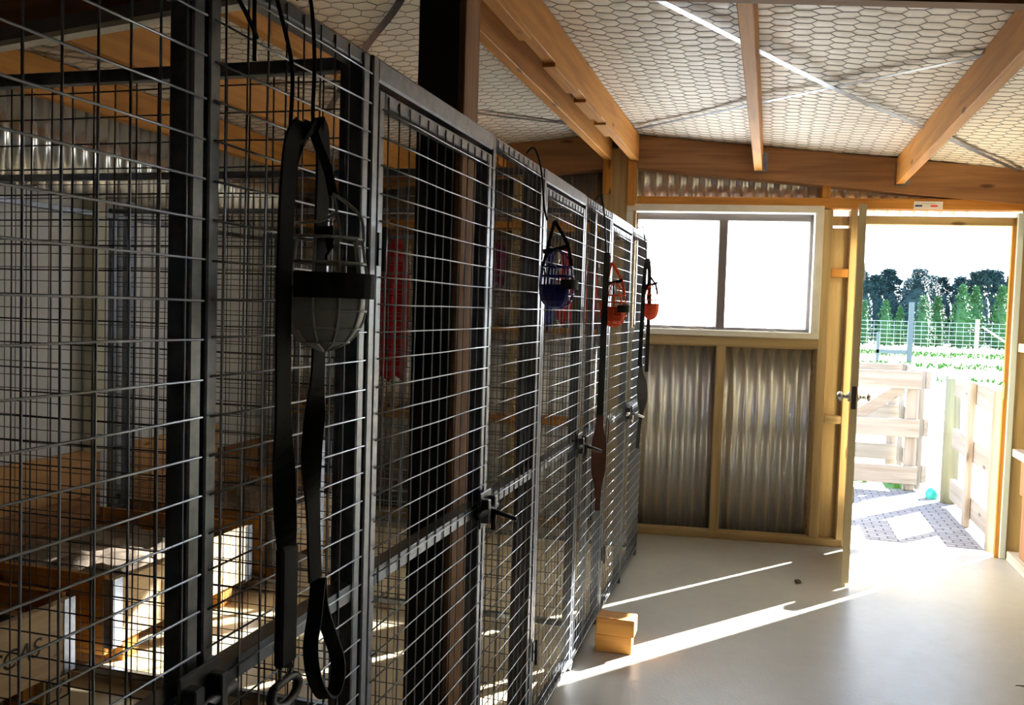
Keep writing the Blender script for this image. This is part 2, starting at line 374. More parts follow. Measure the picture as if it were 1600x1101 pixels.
for (xa, xb) in ((XL - .05, -.95), (-.95, XR + .05)):
    m.add([(xa, YN, roofz(xa) + .01), (xb, YN, roofz(xb) + .01), (xb, 2.25, roofz(xb) + .01), (xa, 2.25, roofz(xa) + .01)], [(0, 1, 2, 3)])
m.build('ceiling_lining_board', mat('brown_ceiling_board', (.16, .09, .05), .8), cl)
# steel bracing straps under the paper
def strap(pts, label, w=.03):
    p = [Vector((x, y, roofz(x) - dz)) for x, y, dz in pts]
    o = MB().ribbon(spline(p, 6), Vector((p[-1] - p[0]).cross(Vector((0, 0, 1)))), w, .0015).build('bracing_strap', GALV); tag(o, label, 'steel strap', 'diagonal roof bracing straps')
strap([(-.80, 2.36, .028), (-.36, 3.10, .024), (.22, 4.08, .03), (.70, 4.83, .02), (1.36, 5.85, .02)], 'galvanised strap crossing the ceiling from ridge to above right door corner')
strap([(-.81, 5.36, .012), (.02, 4.33, .022), (.75, 3.44, .026), (1.4, 2.62, .02)], 'galvanised strap from ridge post toward top right corner')
strap([(-1.08, 5.25, .012), (-1.62, 4.51, .018), (-2.3, 3.5, .016), (-3.0, 2.5, .02)], 'galvanised strap left of ridge post, crossing behind the black post')
strap([(-.99, 2.5, .014), (-1.31, 2.98, .016), (-1.66, 3.42, .016), (-2.39, 4.42, .016), (-3.1, 5.3, .016)], 'galvanised strap over the kennels rising past black post')

# side walls
m = MB()
for i in range(1): m.box(XL - .14, XL - .09, YN, 6.0, 0, 2.5)
wl = m.build('wall_left', mat('outer_lining', (.2, .2, .2), .8)); tag(wl, 'left shed wall behind the dog beds', 'wall', None, 'structure')
# corrugated upper strip of the left wall (runs along y)
m = MB(); corr(m, 0, 7.9, 1.86, 2.36, v=.06); c = m.build('corrugated_sheet', CORR, wl, (XL - .02, 5.6, 0), -pi / 2)
for k in range(7):
    y0 = -2.2 + k * 1.1
    if y0 > 5.2: continue
    MB().box(XL - .03, XL - .012, y0, min(y0 + 1.096, 5.36), .0, 1.90, .003).build('lining_panel', LIN, wl)
MB().box(XL - .03, XL + .02, YN, 5.36, 1.885, 1.915, .003).build('capping_strip', WHP, wl)
wr = MB().box(XR, XR + .05, YN, 6.0, 0, 2.5).build('wall_right', mat('pale_lining', (.62, .66, .60), .6)); tag(wr, 'right shed wall of pale lining behind shelves', 'wall', None, 'structure')
wn = MB().box(XL - .2, XR + .1, YN - .1, YN, 0, 2.6).build('wall_rear', mat('rear_lining', (.08, .065, .05), .8)); tag(wn, 'rear shed wall behind the photographer', 'wall', None, 'structure')

# ------------------------------------------------------------------ window
wn1 = wallroot('window_1', 'white-framed two-pane window blown out with daylight', 'window')
m = MB(); f = .042
m.box(-.897, .290, -.022, .03, 2.03, 2.075, .003).box(-.897, .290, -.022, .03, 1.268, 1.306, .003).box(-.897, -.855, -.022, .03, 1.306, 2.03, .003).box(.248, .290, -.022, .03, 1.306, 2.03, .003)
m.box(-.855, -.848, -.018, .09, 1.306, 2.03).box(.241, .248, -.018, .09, 1.306, 2.03).box(-.855, .248, -.018, .09, 1.299, 1.306).build('window_frame', WHP, wn1)
m = MB().box(-.848, .241, .05, .085, 1.985, 2.03, .002).box(-.848, .241, .05, .085, 1.306, 1.325, .002).box(-.848, -.822, .05, .085, 1.306, 2.03, .002).box(.222, .241, .05, .085, 1.306, 2.03, .002).build('sash', ALU, wn1)
MB().box(-.322, -.268, .045, .09, 1.306, 1.99, .003).build('mullion', ALU, wn1)
for a, b_ in ((-.822, -.322), (-.268, .222)): MB().box(a, b_, .066, .068, 1.325, 1.985).build('pane', PANE, wn1)
for u, w_ in ((-.62, .07), (-.44, .09), (.02, .05)):
    MB().ball((u, .02, 1.308), w_ / 2, .012, .006, 10, 5).build('sill_debris', BARK, wn1)

# ------------------------------------------------------------------ doorway and door
dr = wallroot('trim_1', 'pine door frame around the open doorway', 'door frame')
MB().box(.49, .535, .0, .07, 0, 2.02, .002).build('door_jamb', W['gz'], dr)
MB().box(1.358, 1.381, .0, .022, 0, 2.02, .002).build('door_jamb', W['oz'], dr)
MB().box(.49, 1.382, .0, .07, 1.972, 2.022, .002).build('door_head', W['gx'], dr)
MB().box(1.3815, 1.415, -.015, .022, 0, 2.045, .002).build('architrave', mat('pale_blue_painted_trim', (.62, .72, .76), .5), dr)
MB().box(1.359, 1.381, -.004, .0, .95, 1.05, .001).build('strike_plate', BRS, dr)
MB().box(1.4155, 1.80, .0, .022, 0, 2.5).build('corner_lining', W['gz'], dr)
d1 = empty('door_1', (.502, 5.705, 0), math.atan2(4.955 - 5.705, .437 - .502), 'painted door standing open seen edge-on with chrome knobs', 'door', None, 'structure')
MB().box(.0, .753, -.019, .019, .012, 1.99, .002).build('door_leaf', WHP if 0 else mat('cream_door_paint', (.62, .53, .32), .45), d1)
for z in (.35, 1.68): MB().box(-.012, .03, .018, .026, z - .05, z + .05, .001).cyl((-.006, .024, z - .05), (-.006, .024, z + .05), .007, 10).build('hinge', LAT, d1)
m = MB()
for s in (-1, 1):
    m.cyl((.69, s * .019, .99), (.69, s * .03, .99), .026, 20).cyl((.69, s * .03, .99), (.69, s * .055, .99), .011, 16)
    m.ball((.69, s * .068, .99), .026, .020, .026, 20, 12)
m.build('door_knob', CHR, d1); MB().box(.752, .7545, -.012, .012, .93, 1.05, .001).build('latch_plate', LAT, d1)
# label above door
sg = wallroot('small_sign', 'small white label with dark and red marks on lintel above door', 'sign', 'thing')
MB().box(.80, .962, -.012, -.0065, 2.063, 2.109, .001).build('plate', mat('white_label', (.8, .8, .82), .5), sg)
MB().box(.806, .846, -.0135, -.012, 2.077, 2.087).build('blue_mark', mat('navy_ink', (.02, .02, .12), .5), sg)
MB().box(.893, .933, -.0135, -.012, 2.077, 2.087).build('red_mark', mat('red_ink', (.8, .05, .04), .5), sg)
MB().path(spline([(.850 + .006 * k, -.0128, 2.095 + (.0035 if k % 2 else -.002)) for k in range(13)], 4), .0008, 4).build('script_lettering', mat('grey_ink', (.25, .25, .28), .5), sg)

# ------------------------------------------------------------------ right shelving
sh = [('low', .0, .055, 'lowest shelf board resting on floor by right wall'), ('b', .62, .665, 'middle shelf board on right wall at door knob height'), ('c', 1.235, 1.285, 'upper shelf board on right wall above the middle one'), ('d', 1.88, 1.925, 'topmost shelf board on right wall near ceiling')]
for _, z0, z1, l in sh: tag(MB().box(1.405, XR, 3.2, 5.86, z0, z1, .003).build('shelf_board', W['wy']), l, 'shelf', 'shelf boards on the right wall')
k = 0
for z0, z1 in ((.056, .42), (.42, .618), (.667, .93), (.93, 1.233), (1.287, 1.40), (1.40, 1.878), (1.927, 2.30)):
    l = ['lowest upright block under middle shelf beside doorway', 'brown upright block touching underside of middle shelf', 'brown upright block standing on middle shelf by doorway', 'upright block under the upper shelf by doorway', 'short block on upper shelf by doorway', 'tall block between upper and top shelf', 'block above the top shelf by doorway'][k]
    off = .0 if k % 2 else .015
    tag(MB().box(1.42 + off, 1.50 + off, 5.60 + (.02 if k % 2 else 0), 5.72, z0, z1, .003).build('shelf_block', W['dz']), l, 'timber block', None, 'structure'); k += 1
bxr = empty('storage_box', (1.44, 5.35, 1.40), 0, 'small open white box on the upper shelf by doorway', 'box')
tag(MB().box(1.41, XR, 5.0, 5.59, 1.380, 1.398, .002).build('shelf_board', W['wy']), 'short extra shelf carrying the small white box', 'shelf')
MB().box(-.03, .06, -.12, .12, .0, .006).box(-.03, -.024, -.12, .12, 0, .12).box(.054, .06, -.12, .12, 0, .12).box(-.03, .06, -.12, -.114, 0, .12).box(-.03, .06, .114, .12, 0, .12).build('box_shell', WHP, bxr)
MB().ball((0.01, 0, .03), .03, .05, .02, 12, 6).build('contents', mat('grey_rag', (.3, .3, .32), .9), bxr)

# ------------------------------------------------------------------ kennels
FX = -.70                                        # centre plane of the front
def wires(L, z0, z1, x0=.004, x1=None, yv=-.0135, r=.0016, pit=.05, jit=.0012):
    m = MB(); x1 = x1 if x1 is not None else L - .004
    n = int((L - .03) / pit); off = (L - n * pit) / 2
    for i in range(n + 1):
        x = off + i * pit; zs = [z0 + (z1 - z0) * k / 6 for k in range(7)]
        m.path([(x + random.uniform(-jit, jit), yv + random.uniform(-.0006, .0006), z) for z in zs], r, 5)
    k = int((1.4 - z0) / pit); z = 1.4 - k * pit
    while z < z1:
        q = max(3, int(L / .15)); ph = random.uniform(-jit, jit)
        m.path([(x0 + (x1 - x0) * i / q, yv - .0034 + random.uniform(-.0008, .0008), z + ph + random.uniform(-jit, jit)) for i in range(q + 1)], r, 5)
        z += pit
    return m
def tube(m, x0, x1, z0, z1, y0=-.012, y1=.023): m.box(x0, x1, y0, y1, z0, z1, .0025)
def panel(name, y, L, label, top, gate=False, latch=False, group=None, w=.024):
    r = empty(name, (FX, y, 0), pi / 2, label, 'kennel gate' if gate else 'kennel panel', group)
    m = MB(); tube(m, 0, w, .03, top); tube(m, L - w, L, .03, top); tube(m, w, L - w, top - .024, top); tube(m, w, L - w, .03, .054)
    m.build('frame', GALV, r)
    wires(L, .035, top - .006).build('wire_mesh', WIRE, r)
    MB().box(w, L - w, -.012, -.009, .878, .908).box(w, L - w, -.009, .02, .905, .908).build('mid_rail', GALV, r)
    if not gate:
        for fx in (-.002, L - .028): MB().box(fx, fx + .030, -.014, .020, 0, .03, .002).build('foot', GALV, r)
    if gate:
        for z in (.3, 1.5): MB().cyl((.008, -.024, z - .04), (.008, -.024, z + .04), .005, 8).box(.002, .02, -.016, -.012, z - .03, z + .03).build('hinge', LAT, r)
    if latch:
        q = MB().box(L - .055, L + .03, -.026, -.0205, .845, .935, .002).box(L - .05, L - .03, -.045, -.024, .86, .92, .002).box(L + .005, L + .02, -.045, -.024, .86, .92, .002).build('latch', LAT, r)
        MB().cyl((L - .11, -.036, .89), (L + .045, -.036, .89), .008, 12).path([(L - .02, -.036, .89), (L - .02, -.072, .882), (L - .02, -.11, .872)], .006, 10).cyl((L - .02, -.05, .84), (L - .02, -.05, .88), .007, 10).build('bolt', CHR if y > 3.5 else LAT, q)
    return r
BAY = [(.25, .985, 1.452), (1.488, 2.175, 2.70), (2.735, 3.36, 3.935), (3.97, 4.55, 5.15)]
nm = ['nearest', 'second', 'third', 'farthest']
desc_g = ['nearest kennel gate at left frame edge, beside the black leads', 'kennel gate in front of the black post', 'kennel gate right of the hanging blue muzzle', 'farthest kennel gate right of the orange muzzle']
desc_p = ['fixed mesh panel behind the white muzzle and black leads', 'fixed mesh panel between latch and blue muzzle', 'fixed mesh panel left of the orange muzzle', 'last fixed mesh panel at far end by red muzzle']
for i, (a, g, p) in enumerate(BAY):
    panel('kennel_gate', a + .006, g - a - .012, desc_g[i], 1.785, True, True, 'kennel gates along the front')
    panel('kennel_fence_section', g + .004, p - g - .004, desc_p[i], 1.835, False, False, 'fixed mesh panels along the front')
    o = MB().box(FX - .02, FX + .014, a - .004, g + .002, 1.797, 1.838, .004).build('header_rail', GALV); tag(o, 'galvanised header rail over the %s kennel gate' % nm[i], 'rail', 'header rails over the gates')
    o = MB().box(FX - .018, FX + .014, a - .026, a - .001, 0, 1.838, .003).build('kennel_post', GALV); tag(o, ['galvanised kennel post outside left edge of view', 'galvanised kennel post right of the white muzzle', 'galvanised kennel post behind the blue muzzle', 'galvanised kennel post behind the orange muzzle'][i], 'post', 'kennel front posts')
# partitions between runs
def partition(y, label, i, X0=FX - .020, XE=-3.17):
    r = empty('kennel_partition', (X0, y, 0), pi, label, 'kennel partition', 'mesh partitions between runs')
    L = X0 - XE; m = MB(); A = 1.28
    for x in (0, A - .024, L - .024): tube(m, x, x + .024, .03 if x != A - .024 else 0, 1.835)
    m.box(.024, L - .024, -.010, .014, 1.811, 1.835, .002).box(.024, L - .024, -.010, .014, .03, .054, .002).build('frame', GALV, r)
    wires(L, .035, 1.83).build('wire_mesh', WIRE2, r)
    for fx in (A - .03, 0, L - .03): MB().box(fx, fx + .03, -.016, .022, 0, .03, .002).build('foot', GALV, r)
    MB().box(.9, L, -.03, .02, 0.0, .029, .002).build('floor_rail', W['wx'], r)
for i, (y, l) in enumerate(((1.47, 'mesh partition starting at the post right of white muzzle'), (2.68, 'mesh partition between the nearest two dog beds'), (3.76, 'mesh partition between the middle and far dog beds'), (5.17, 'mesh end partition nearest the window wall'))): partition(y, l, i)
# black post inside second run
bp_ = empty('black_post', (-.885, 2.37, 0), 0, 'tall square black post standing inside the second kennel', 'post', None, 'structure')
MB().box(-.068, .048, -.06, .06, 0, 2.50, .003).build('post_body', BLKP, bp_)  # near-black post body
MB().box(.048, .068, -.058, .062, 0, 2.50, .002).build('side_board', W['dz'], bp_).__setitem__('label', 'thin brown strip on right face')  # brown strip down the right face, lighter than the post body
# galvanised corner post and cream stud on left wall
tag(MB().box(-3.17, -3.13, 3.84, 3.90, 0, 1.88, .002).build('wall_post', GALV), 'galvanised upright against left wall between plywood sheets', 'post', None, 'structure')
tag(MB().box(-3.19, -3.13, 3.60, 3.67, .64, 1.88, .002).build('wall_stud', mat('cream_stud', (.66, .65, .50), .6)), 'cream upright batten on the white left wall panels', 'wall framing', None, 'structure')
tag(MB().box(-3.165, -3.14, .9, 5.1, 1.785, 1.81, .002).build('wall_rail', GALV), 'galvanised rail along white left wall panels at head height', 'rail', None, 'structure')
# plywood lower lining
for (a, b_, l) in ((.9, 2.62, 'plywood sheet behind the nearest dog bed'), (2.70, 3.72, 'plywood sheet behind the middle dog bed'), (3.93, 4.72, 'plywood sheet behind the far dog bed')):
    tag(MB().box(XL - .008, XL + .008, a, b_, .10, .645, .002).build('plywood_sheet', PLY), l, 'plywood', None, 'structure')
tag(MB().box(XL - .008, XL + .02, 4.72, 5.33, .10, .50, .002).build('plywood_sheet', W['dy']), 'darker board low on left wall in the far corner', 'plywood', None, 'structure')

# ------------------------------------------------------------------ dog beds
def bed(y0, y1, label, letters=False):
    r = empty('dog_bed', (-2.3, y0, 0), 0, label, 'dog bed', 'raised timber dog beds'); L = y1 - y0
    fb = MB().box(-.035, 0, .0, L, .10, .345, .003).build('front_board', W['py'], r)
    MB().box(-.86, -.036, .02, L - .02, .25, .275, .002).build('platform', PLY, r)
    for y in (.0, L - .022): MB().box(-.86, -.036, y, y + .022, .06, .36, .002).build('side_board', W['ox'], r)
    MB().box(-.86, -.84, .022, L - .022, .276, .43, .002).build('back_board', W['dy'], r)
    for y in (0.0, L - .05): 
        g = MB().box(.0005, .003, y, y + .05, .09, .35).box(-.04, .0, y - .002 if y == 0 else y + .05, y + 0 if y == 0 else y + .052, .09, .35).build('corner_strip', GALV, r)
    for y in (.10, L * .5, L - .19):
        MB().box(-.12, -.036, y, y + .09, 0, .249, .003).build('leg', W['oz'], r)
        MB().box(-.84, -.75, y, y + .09, 0, .249, .003).build('leg', W['oz'], r)
    return r, fb
b1, fb = bed(1.55, 2.56, 'nearest raised timber dog bed with black stencilled lettering on board')
b2, _ = bed(2.75, 3.68, 'middle raised timber dog bed lit by sun, with brown bedding')
b3, _ = bed(3.86, 4.95, 'far raised timber dog bed seen between the hanging leads')
def text(s, loc, size, mt, parent, rot=(pi / 2, 0, pi / 2), name='lettering', shear=0):
    c = bpy.data.curves.new(name, 'FONT'); c.body = s; c.size = size; c.extrude = .0004; c.shear = shear; c.materials.append(mt)
    tmp = bpy.data.objects.new(name, c); link(tmp); me = bpy.data.meshes.new_from_object(tmp); bpy.data.objects.remove(tmp)
    o = bpy.data.objects.new(name, me); link(o); o.parent = parent; o.location = loc; o.rotation_euler = rot; return o
INK = mat('black_stencil_ink', (.02, .02, .02), .7)
text('CCAS', (.0015, .63, .195), .088, INK, fb, shear=.25)
stm = MB().box(-.001, .001, .885, .985, .008, .012).box(-.001, .001, .885, .985, .085, .089).box(-.001, .001, .885, .889, .008, .089).box(-.001, .001, .981, .985, .008, .089)
MB().box(-.12, -.002, .875, .995, 0, .099, .003).build('stamped_block', W['py'], b1); stm.build('stamp_border', INK, b1)
text('TRADE', (.0012, .893, .058), .024, INK, b1, name='stamp_lettering'); text('87', (.0012, .925, .025), .026, INK, b1, name='stamp_number')
# bedding: rumpled fibre pad
def bedding(y0, y1, label, col):
    m = MB(); nx, ny = 26, 30; X0, X1 = -3.12, -2.36; vs = []; ph = random.uniform(0, 9)
    for i in range(nx + 1):
        for j in range(ny + 1):
            a, b_ = i / nx, j / ny; e = min(a, 1 - a, b_, 1 - b_) * 8; e = min(e, 1)
            x = X0 + (X1 - X0) * a; y = y0 + (y1 - y0) * b_
            vs.append((x, y, .277 + e * (.035 + .016 * sin(x * 31 + ph + 3 * sin(y * 9)) + .014 * sin(y * 27 + 2 * sin(x * 13)) + random.uniform(-.007, .007))))
    n = ny + 1; m.add(vs, [(i * n + j, (i + 1) * n + j, (i + 1) * n + j + 1, i * n + j + 1) for i in range(nx) for j in range(ny)], True)
    m.add([(X0, y0, .276), (X1, y0, .276), (X1, y1, .276), (X0, y1, .276)], [(0, 1, 2, 3)])
    tag(m.build('bedding', mat('bedding_fibre', col, .95, 0, 30, .004)), label, 'bedding', None, 'stuff')
bedding(2.80, 3.62, 'rumpled grey brown bedding on the middle dog bed', (.34, .27, .20)); bedding(1.62, 2.48, 'rumpled dark bedding on the nearest dog bed', (.10, .08, .07)); bedding(3.92, 4.86, 'rumpled brown bedding on the far dog bed', (.22, .14, .09))

# ------------------------------------------------------------------ coats and gear hanging on the kennel end wall
def coat(u, w_, z0, z1, col, label, k):
    r = wallroot('dog_coat', label, 'dog coat', 'thing', 'dog coats hung on the end wall')
    m = MB(); nu, nz = 12, 18; fr = []; bk_ = []
    for j in range(nz + 1):
        f = j / nz; z = z1 + (z0 - z1) * f; ww = w_ * (.35 + .65 * min(1, f * 3.2)) * (1 - .18 * max(0, f - .75) * 4)
        for i in range(nu + 1):
            a = i / nu - .5; d = .030 + .016 * cos(a * 17 + k + f * 2) * min(1, f * 3) + .012 * (1 - (2 * a) ** 2)
            zz = z + .02 * sin(a * 9 + k) * f
            fr.append((u + a * ww, -.018 - d, zz)); bk_.append((u + a * ww, -.018 - d + .007, zz))
    n = nu + 1; N_ = len(fr); vs = fr + bk_
    fs = [(j * n + i, j * n + i + 1, (j + 1) * n + i + 1, (j + 1) * n + i) for j in range(nz) for i in range(nu)]
    fs += [tuple(N_ + q for q in f[::-1]) for f in fs]
    rim = [i for i in range(n)] + [j * n + nu for j in range(1, nz + 1)] + [nz * n + i for i in range(nu - 1, -1, -1)] + [j * n for j in range(nz - 1, 0, -1)]
    fs += [(rim[i], rim[(i + 1) % len(rim)], N_ + rim[(i + 1) % len(rim)], N_ + rim[i]) for i in range(len(rim))]
    m.add(vs, fs, True); m.build('coat_body', cloth('coat_cloth', col), r)
    MB().path([(u, -.012, z1 + .05), (u, -.05, z1 + .045), (u, -.052, z1 - .005)], .004, 6).build('hanging_loop', WEB, r)
    return r
coat(-2.375, .19, .92, 1.86, (.55, .015, .02), 'long bright red dog coat left of the black post', 0)
coat(-2.05, .16, 1.0, 1.84, (.06, .008, .012), 'dark maroon dog coat just right of the black post', 1.2)
coat(-1.87, .15, .95, 1.84, (.10, .012, .02), 'deep red dog coat hanging beside the maroon one', 2.2)
coat(-1.69, .12, 1.55, 1.82, (.22, .02, .10), 'short crimson and purple coat on the end wall', 3)
coat(-1.48, .14, 1.32, 1.83, (.50, .43, .30), 'cream dog coat left of the blue muzzle', 4)
coat(-1.365, .07, 1.28, 1.80, (.03, .03, .40), 'narrow blue coat seen behind the blue muzzle', 5)
coat(-1.26, .11, 1.32, 1.79, (.65, .02, .02), 'red dog coat seen right of the blue muzzle', 6)
coat(-1.10, .07, 1.30, 1.76, (.75, .06, .02), 'narrow orange red coat beside the ridge post', 7)
r = wallroot('wooden_batten', 'pale loose timber batten leaning upright on kennel end wall', 'timber', 'thing')
MB().box(-1.845, -1.81, -.118, -.088, 0, 1.36, .002).build('batten', W['pz'], r)

# ------------------------------------------------------------------ muzzles
def muzzle(name, loc, rw, h, mt, label, rz=0, pad=(-.62, .23), solid=(pi * .95, pi * 2.05), tilt=0, t0=.46):
    """basket muzzle hanging nose-down: wide rim on top, rounded nose below; rw = half width"""
    r = empty(name, loc, rz, label, 'dog muzzle', 'basket muzzles on the kennel front')
    r.rotation_euler = (0, tilt, rz)
    def prof(t):  # t 0 top .. 1 nose
        z = h * .5 - h * t
        q = rw * (.86 + .14 * min(1, t * 3)) if t < .55 else rw * math.sqrt(max(0, 1 - ((t - .55) / .452) ** 2.1))
        return q, z
    m = MB(); wr_ = .0024
    for k in range(10):
        a = 2 * pi * k / 10
        pts = [(prof(t)[0] * cos(a) * 1.12, prof(t)[0] * sin(a) * .92, prof(t)[1]) for t in [i / 14 for i in range(15)]]
        m.path(pts, wr_, 6)
    for t in (0, .22, .44, .64, .80, .92):
        q, z = prof(t); m.path([(q * cos(2 * pi * i / 24) * 1.12, q * sin(2 * pi * i / 24) * .92, z) for i in range(24)], wr_, 6, closed=True)
    m.build('basket', mt, r)
    m = MB(); vs = []; nu = 20; ts = [t0 + (1 - t0) * i / 10 for i in range(11)]
    for t in ts:
        q, z = prof(t); q = max(q, .0005)
        for i in range(nu + 1):
            a = solid[0] + (solid[1] - solid[0]) * i / nu
            vs.append((q * .985 * cos(a) * 1.12, q * .985 * sin(a) * .92, z))
    n = nu + 1; m.add(vs, [(j * n + i, j * n + i + 1, (j + 1) * n + i + 1, (j + 1) * n + i) for j in range(10) for i in range(nu)], True)
    o = m.build('nose_cup', mt, r); s = o.modifiers.new('thick', 'SOLIDIFY'); s.thickness = .002
    if pad:
        pts = []; q, z = prof(.42)
        for i in range(13):
            a = pi * (pad[0] + (pad[1] - pad[0]) * i / 12); pts.append(((q + .006) * cos(a) * 1.12, (q + .006) * sin(a) * .92, z))
        MB().ribbon(pts, Vector((0, 0, 1)), h * .22, .012).build('nose_pad', WEB, r)
    return r, prof
def side_straps(r, prof, h, apex, mt, wid=.012, name='strap'):
    q, z = prof(0)
    for s in (-1, 1):
        p = [(s * q * .2, s * q * .92, z), (s * q * .1, s * q * .6, z + (apex[2] - z) * .5), apex]
        MB().ribbon(spline(p, 5), Vector((1, .3, 0)), wid, .0025).build(name, mt, r)
ZV = Vector
# white one on the first fixed panel
r, pf = muzzle('dog_muzzle', (-.612, 1.160, 1.412), .052, .16, WHPL, 'white basket muzzle with black nose pad hanging on first fixed panel', rz=.5, pad=(-.72, .12), solid=(0, 2 * pi))
m = MB()
for s, yy in ((-1, -.050), (1, .052), (.2, .020)): m.path(spline([(yy, -.01, .077), (yy - .006, .0, .115), (-.052 if s < 0 else .008, .003, .145)], 5), .0025, 6)
m.path(spline([(-.046, .0, .10), (-.01, -.004, .104), (.014, .0, .118)], 5), .0025, 6); m.build('cheek_wires', WHPL, r)
MB().ribbon(spline([(-.025, .0, .243), (-.016, .002, .215), (-.001, .004, .18), (.008, .004, .142)], 5), ZV((1, 0, .3)), .013, .006).build('head_strap', WEB, r)
MB().ribbon(spline([(-.052, .002, .138), (-.046, .002, .19), (-.027, .0, .243)], 5), ZV((1, 0, .3)), .013, .004).build('head_strap', WEB, r)
MB().ribbon(spline([(.0, .0, .05), (.006, .02, .065), (.004, .035, .10)], 5), ZV((.2, .3, 1)), .012, .004).build('buckle_tab', WEB, r)
def smuzz(loc, rw, h, mt, label, top, strapmat, rz, pad=(-.1, .42), solid=(pi * .9, pi * 2.05), t0=.44):
    r, pf = muzzle('dog_muzzle', loc, rw, h, mt, label, rz=rz, pad=pad, solid=solid, t0=t0)
    side_straps(r, pf, h, (-.03, 0, top - loc[2]), strapmat)
    q, z = pf(0)
    m = MB(); m.path(spline([(q, 0, z), (q * .7, 0, z + .03), (0, 0, z + .05), (-q * .7, 0, z + .03), (-q, 0, z)], 5), .0022, 6)
    m.path(spline([(0, q, z), (0, q * .7, z + .03), (0, 0, z + .05), (0, -q * .7, z + .03), (0, -q, z)], 5), .0022, 6).build('cheek_wires', mt, r)
    MB().ribbon([(-.03, -.035, z + .045), (-.01, -.005, z + .05), (.012, .03, z + .062)], ZV((0, 0, 1)), .013, .003).build('neck_strap', WEB, r)
    return r
smuzz((-.612, 2.60, 1.465), .054, .125, BLPL, 'dark blue basket muzzle hanging in the middle of the kennels', 1.665, WEB, -.9)
smuzz((-.612, 3.62, 1.402), .055, .128, ORPL, 'orange basket muzzle next to the long brown collar', 1.60, RDPL, -.9, solid=(pi * .8, pi * 2.2), t0=.36)
smuzz((-.612, 4.80, 1.43), .043, .135, RDPL, 'small bright red muzzle at the far end of kennels against window', 1.60, WEB, -.9, pad=False, solid=(0, 2 * pi), t0=.36)
# hooks
def hook(pts, label, r=.003): tag(MB().path(spline(pts, 6), r, 7).build('wire_hook', HK), label, 'hook', 'wire hooks on the kennel front')
hook([(-.676, 1.07, 1.72), (-.672, 1.062, 1.845), (-.655, 1.055, 1.86), (-.645, 1.072, 1.80), (-.64, 1.105, 1.72), (-.64, 1.105, 1.632), (-.63, 1.112, 1.624)], 'long black wire hook holding the long black lead')
hook([(-.690, 1.20, 1.845), (-.665, 1.195, 1.845), (-.645, 1.176, 1.75), (-.64, 1.166, 1.66), (-.628, 1.172, 1.648)], 'black wire hook holding the white muzzle and looped lead')
hook([(-.672, .955, 1.835), (-.655, .965, 1.80), (-.645, 1.005, 1.755), (-.644, 1.025, 1.735)], 'empty black wire hook curling at the kennel top')
hook([(-.69, 2.50, 1.845), (-.668, 2.505, 1.86), (-.652, 2.53, 1.80), (-.645, 2.548, 1.70), (-.636, 2.555, 1.66)], 'black wire hook above the blue muzzle')
hook([(-.69, 3.56, 1.845), (-.668, 3.56, 1.86), (-.652, 3.56, 1.78), (-.640, 3.57, 1.63)], 'thin wire hook above the orange muzzle')
hook([(-.69, 4.76, 1.845), (-.668, 4.76, 1.86), (-.652, 4.77, 1.78), (-.640, 4.78, 1.68)], 'thin wire hook above the small red muzzle')
# leads
YV = ZV((.15, 1, 0))
l1 = empty('dog_lead', (-.635, 1.10, .87), 0, 'long straight black webbing lead with metal clip at its bottom', 'dog lead', 'black leads on the kennel front')
B = Vector((-.635, 1.10, .87))
def rel(p): return [Vector(q) - B for q in p]
pts = spline([(-.632, 1.135, 1.628), (-.63, 1.112, 1.638), (-.634, 1.094, 1.60), (-.636, 1.087, 1.45), (-.636, 1.090, 1.25), (-.636, 1.098, 1.13), (-.636, 1.108, 1.04), (-.636, 1.108, .96), (-.636, 1.112, .905), (-.636, 1.107, .885)], 6)
n = len(pts); wid = []; dirs = []
for i, p in enumerate(pts):
    tw = 1.05 * math.exp(-((p.z - 1.13) / .06) ** 2); dirs.append(ZV((sin(tw) + .1, cos(tw), 0))); wid.append(.031 if p.z > 1.0 else .036)
MB().ribbon(rel(pts), dirs, wid, .004).build('webbing', WEB, l1)
MB().box(-.008, .006, -.014, .030, .02, .19, .004).build('stitched_end', WEB, l1)
m = MB(); m.path([(0, .008 + .016 * cos(2 * pi * i / 20), .012 + .016 * sin(2 * pi * i / 20)) for i in range(20)], .0028, 8, closed=True).build('ring', GALV, l1)
MB().path(spline([(0, -.025, -.004), (0, -.03, -.02), (0, -.005, -.036), (0, .03, -.034), (0, .045, -.018), (0, .03, -.004), (0, .0, -.002), (0, -.025, -.004)], 5), .0065, 8).build('snap_clip', LAT, l1)
l2 = empty('dog_lead', (-.628, 1.19, .82), 0, 'black webbing lead ending in a wide hand loop', 'dog lead', 'black leads on the kennel front')
B = Vector((-.628, 1.19, .82))
pts = spline([(-.630, 1.158, 1.635), (-.626, 1.170, 1.650), (-.628, 1.182, 1.60), (-.632, 1.186, 1.45), (-.632, 1.187, 1.32), (-.632, 1.180, 1.24), (-.632, 1.172, 1.17), (-.632, 1.181, 1.08), (-.632, 1.190, .99)], 6)
dirs = []
for p in pts: tw = 1.2 * math.exp(-((p.z - 1.20) / .05) ** 2); dirs.append(ZV((sin(tw) + .1, cos(tw), 0)))
MB().ribbon([p + Vector((0, -.007, 0)) for p in rel(pts)], dirs, .030, .004).build('webbing', WEB, l2)
pts = spline([(-.630, 1.192, .99), (-.630, 1.200, .945), (-.628, 1.225, .895), (-.624, 1.245, .85), (-.622, 1.243, .815), (-.622, 1.222, .799), (-.622, 1.195, .812), (-.625, 1.172, .85), (-.628, 1.166, .895), (-.630, 1.180, .935), (-.630, 1.190, .99)], 6)
MB().ribbon(rel(pts), ZV((1, .25, .1)), .022, .004).build('hand_loop', WEB, l2)
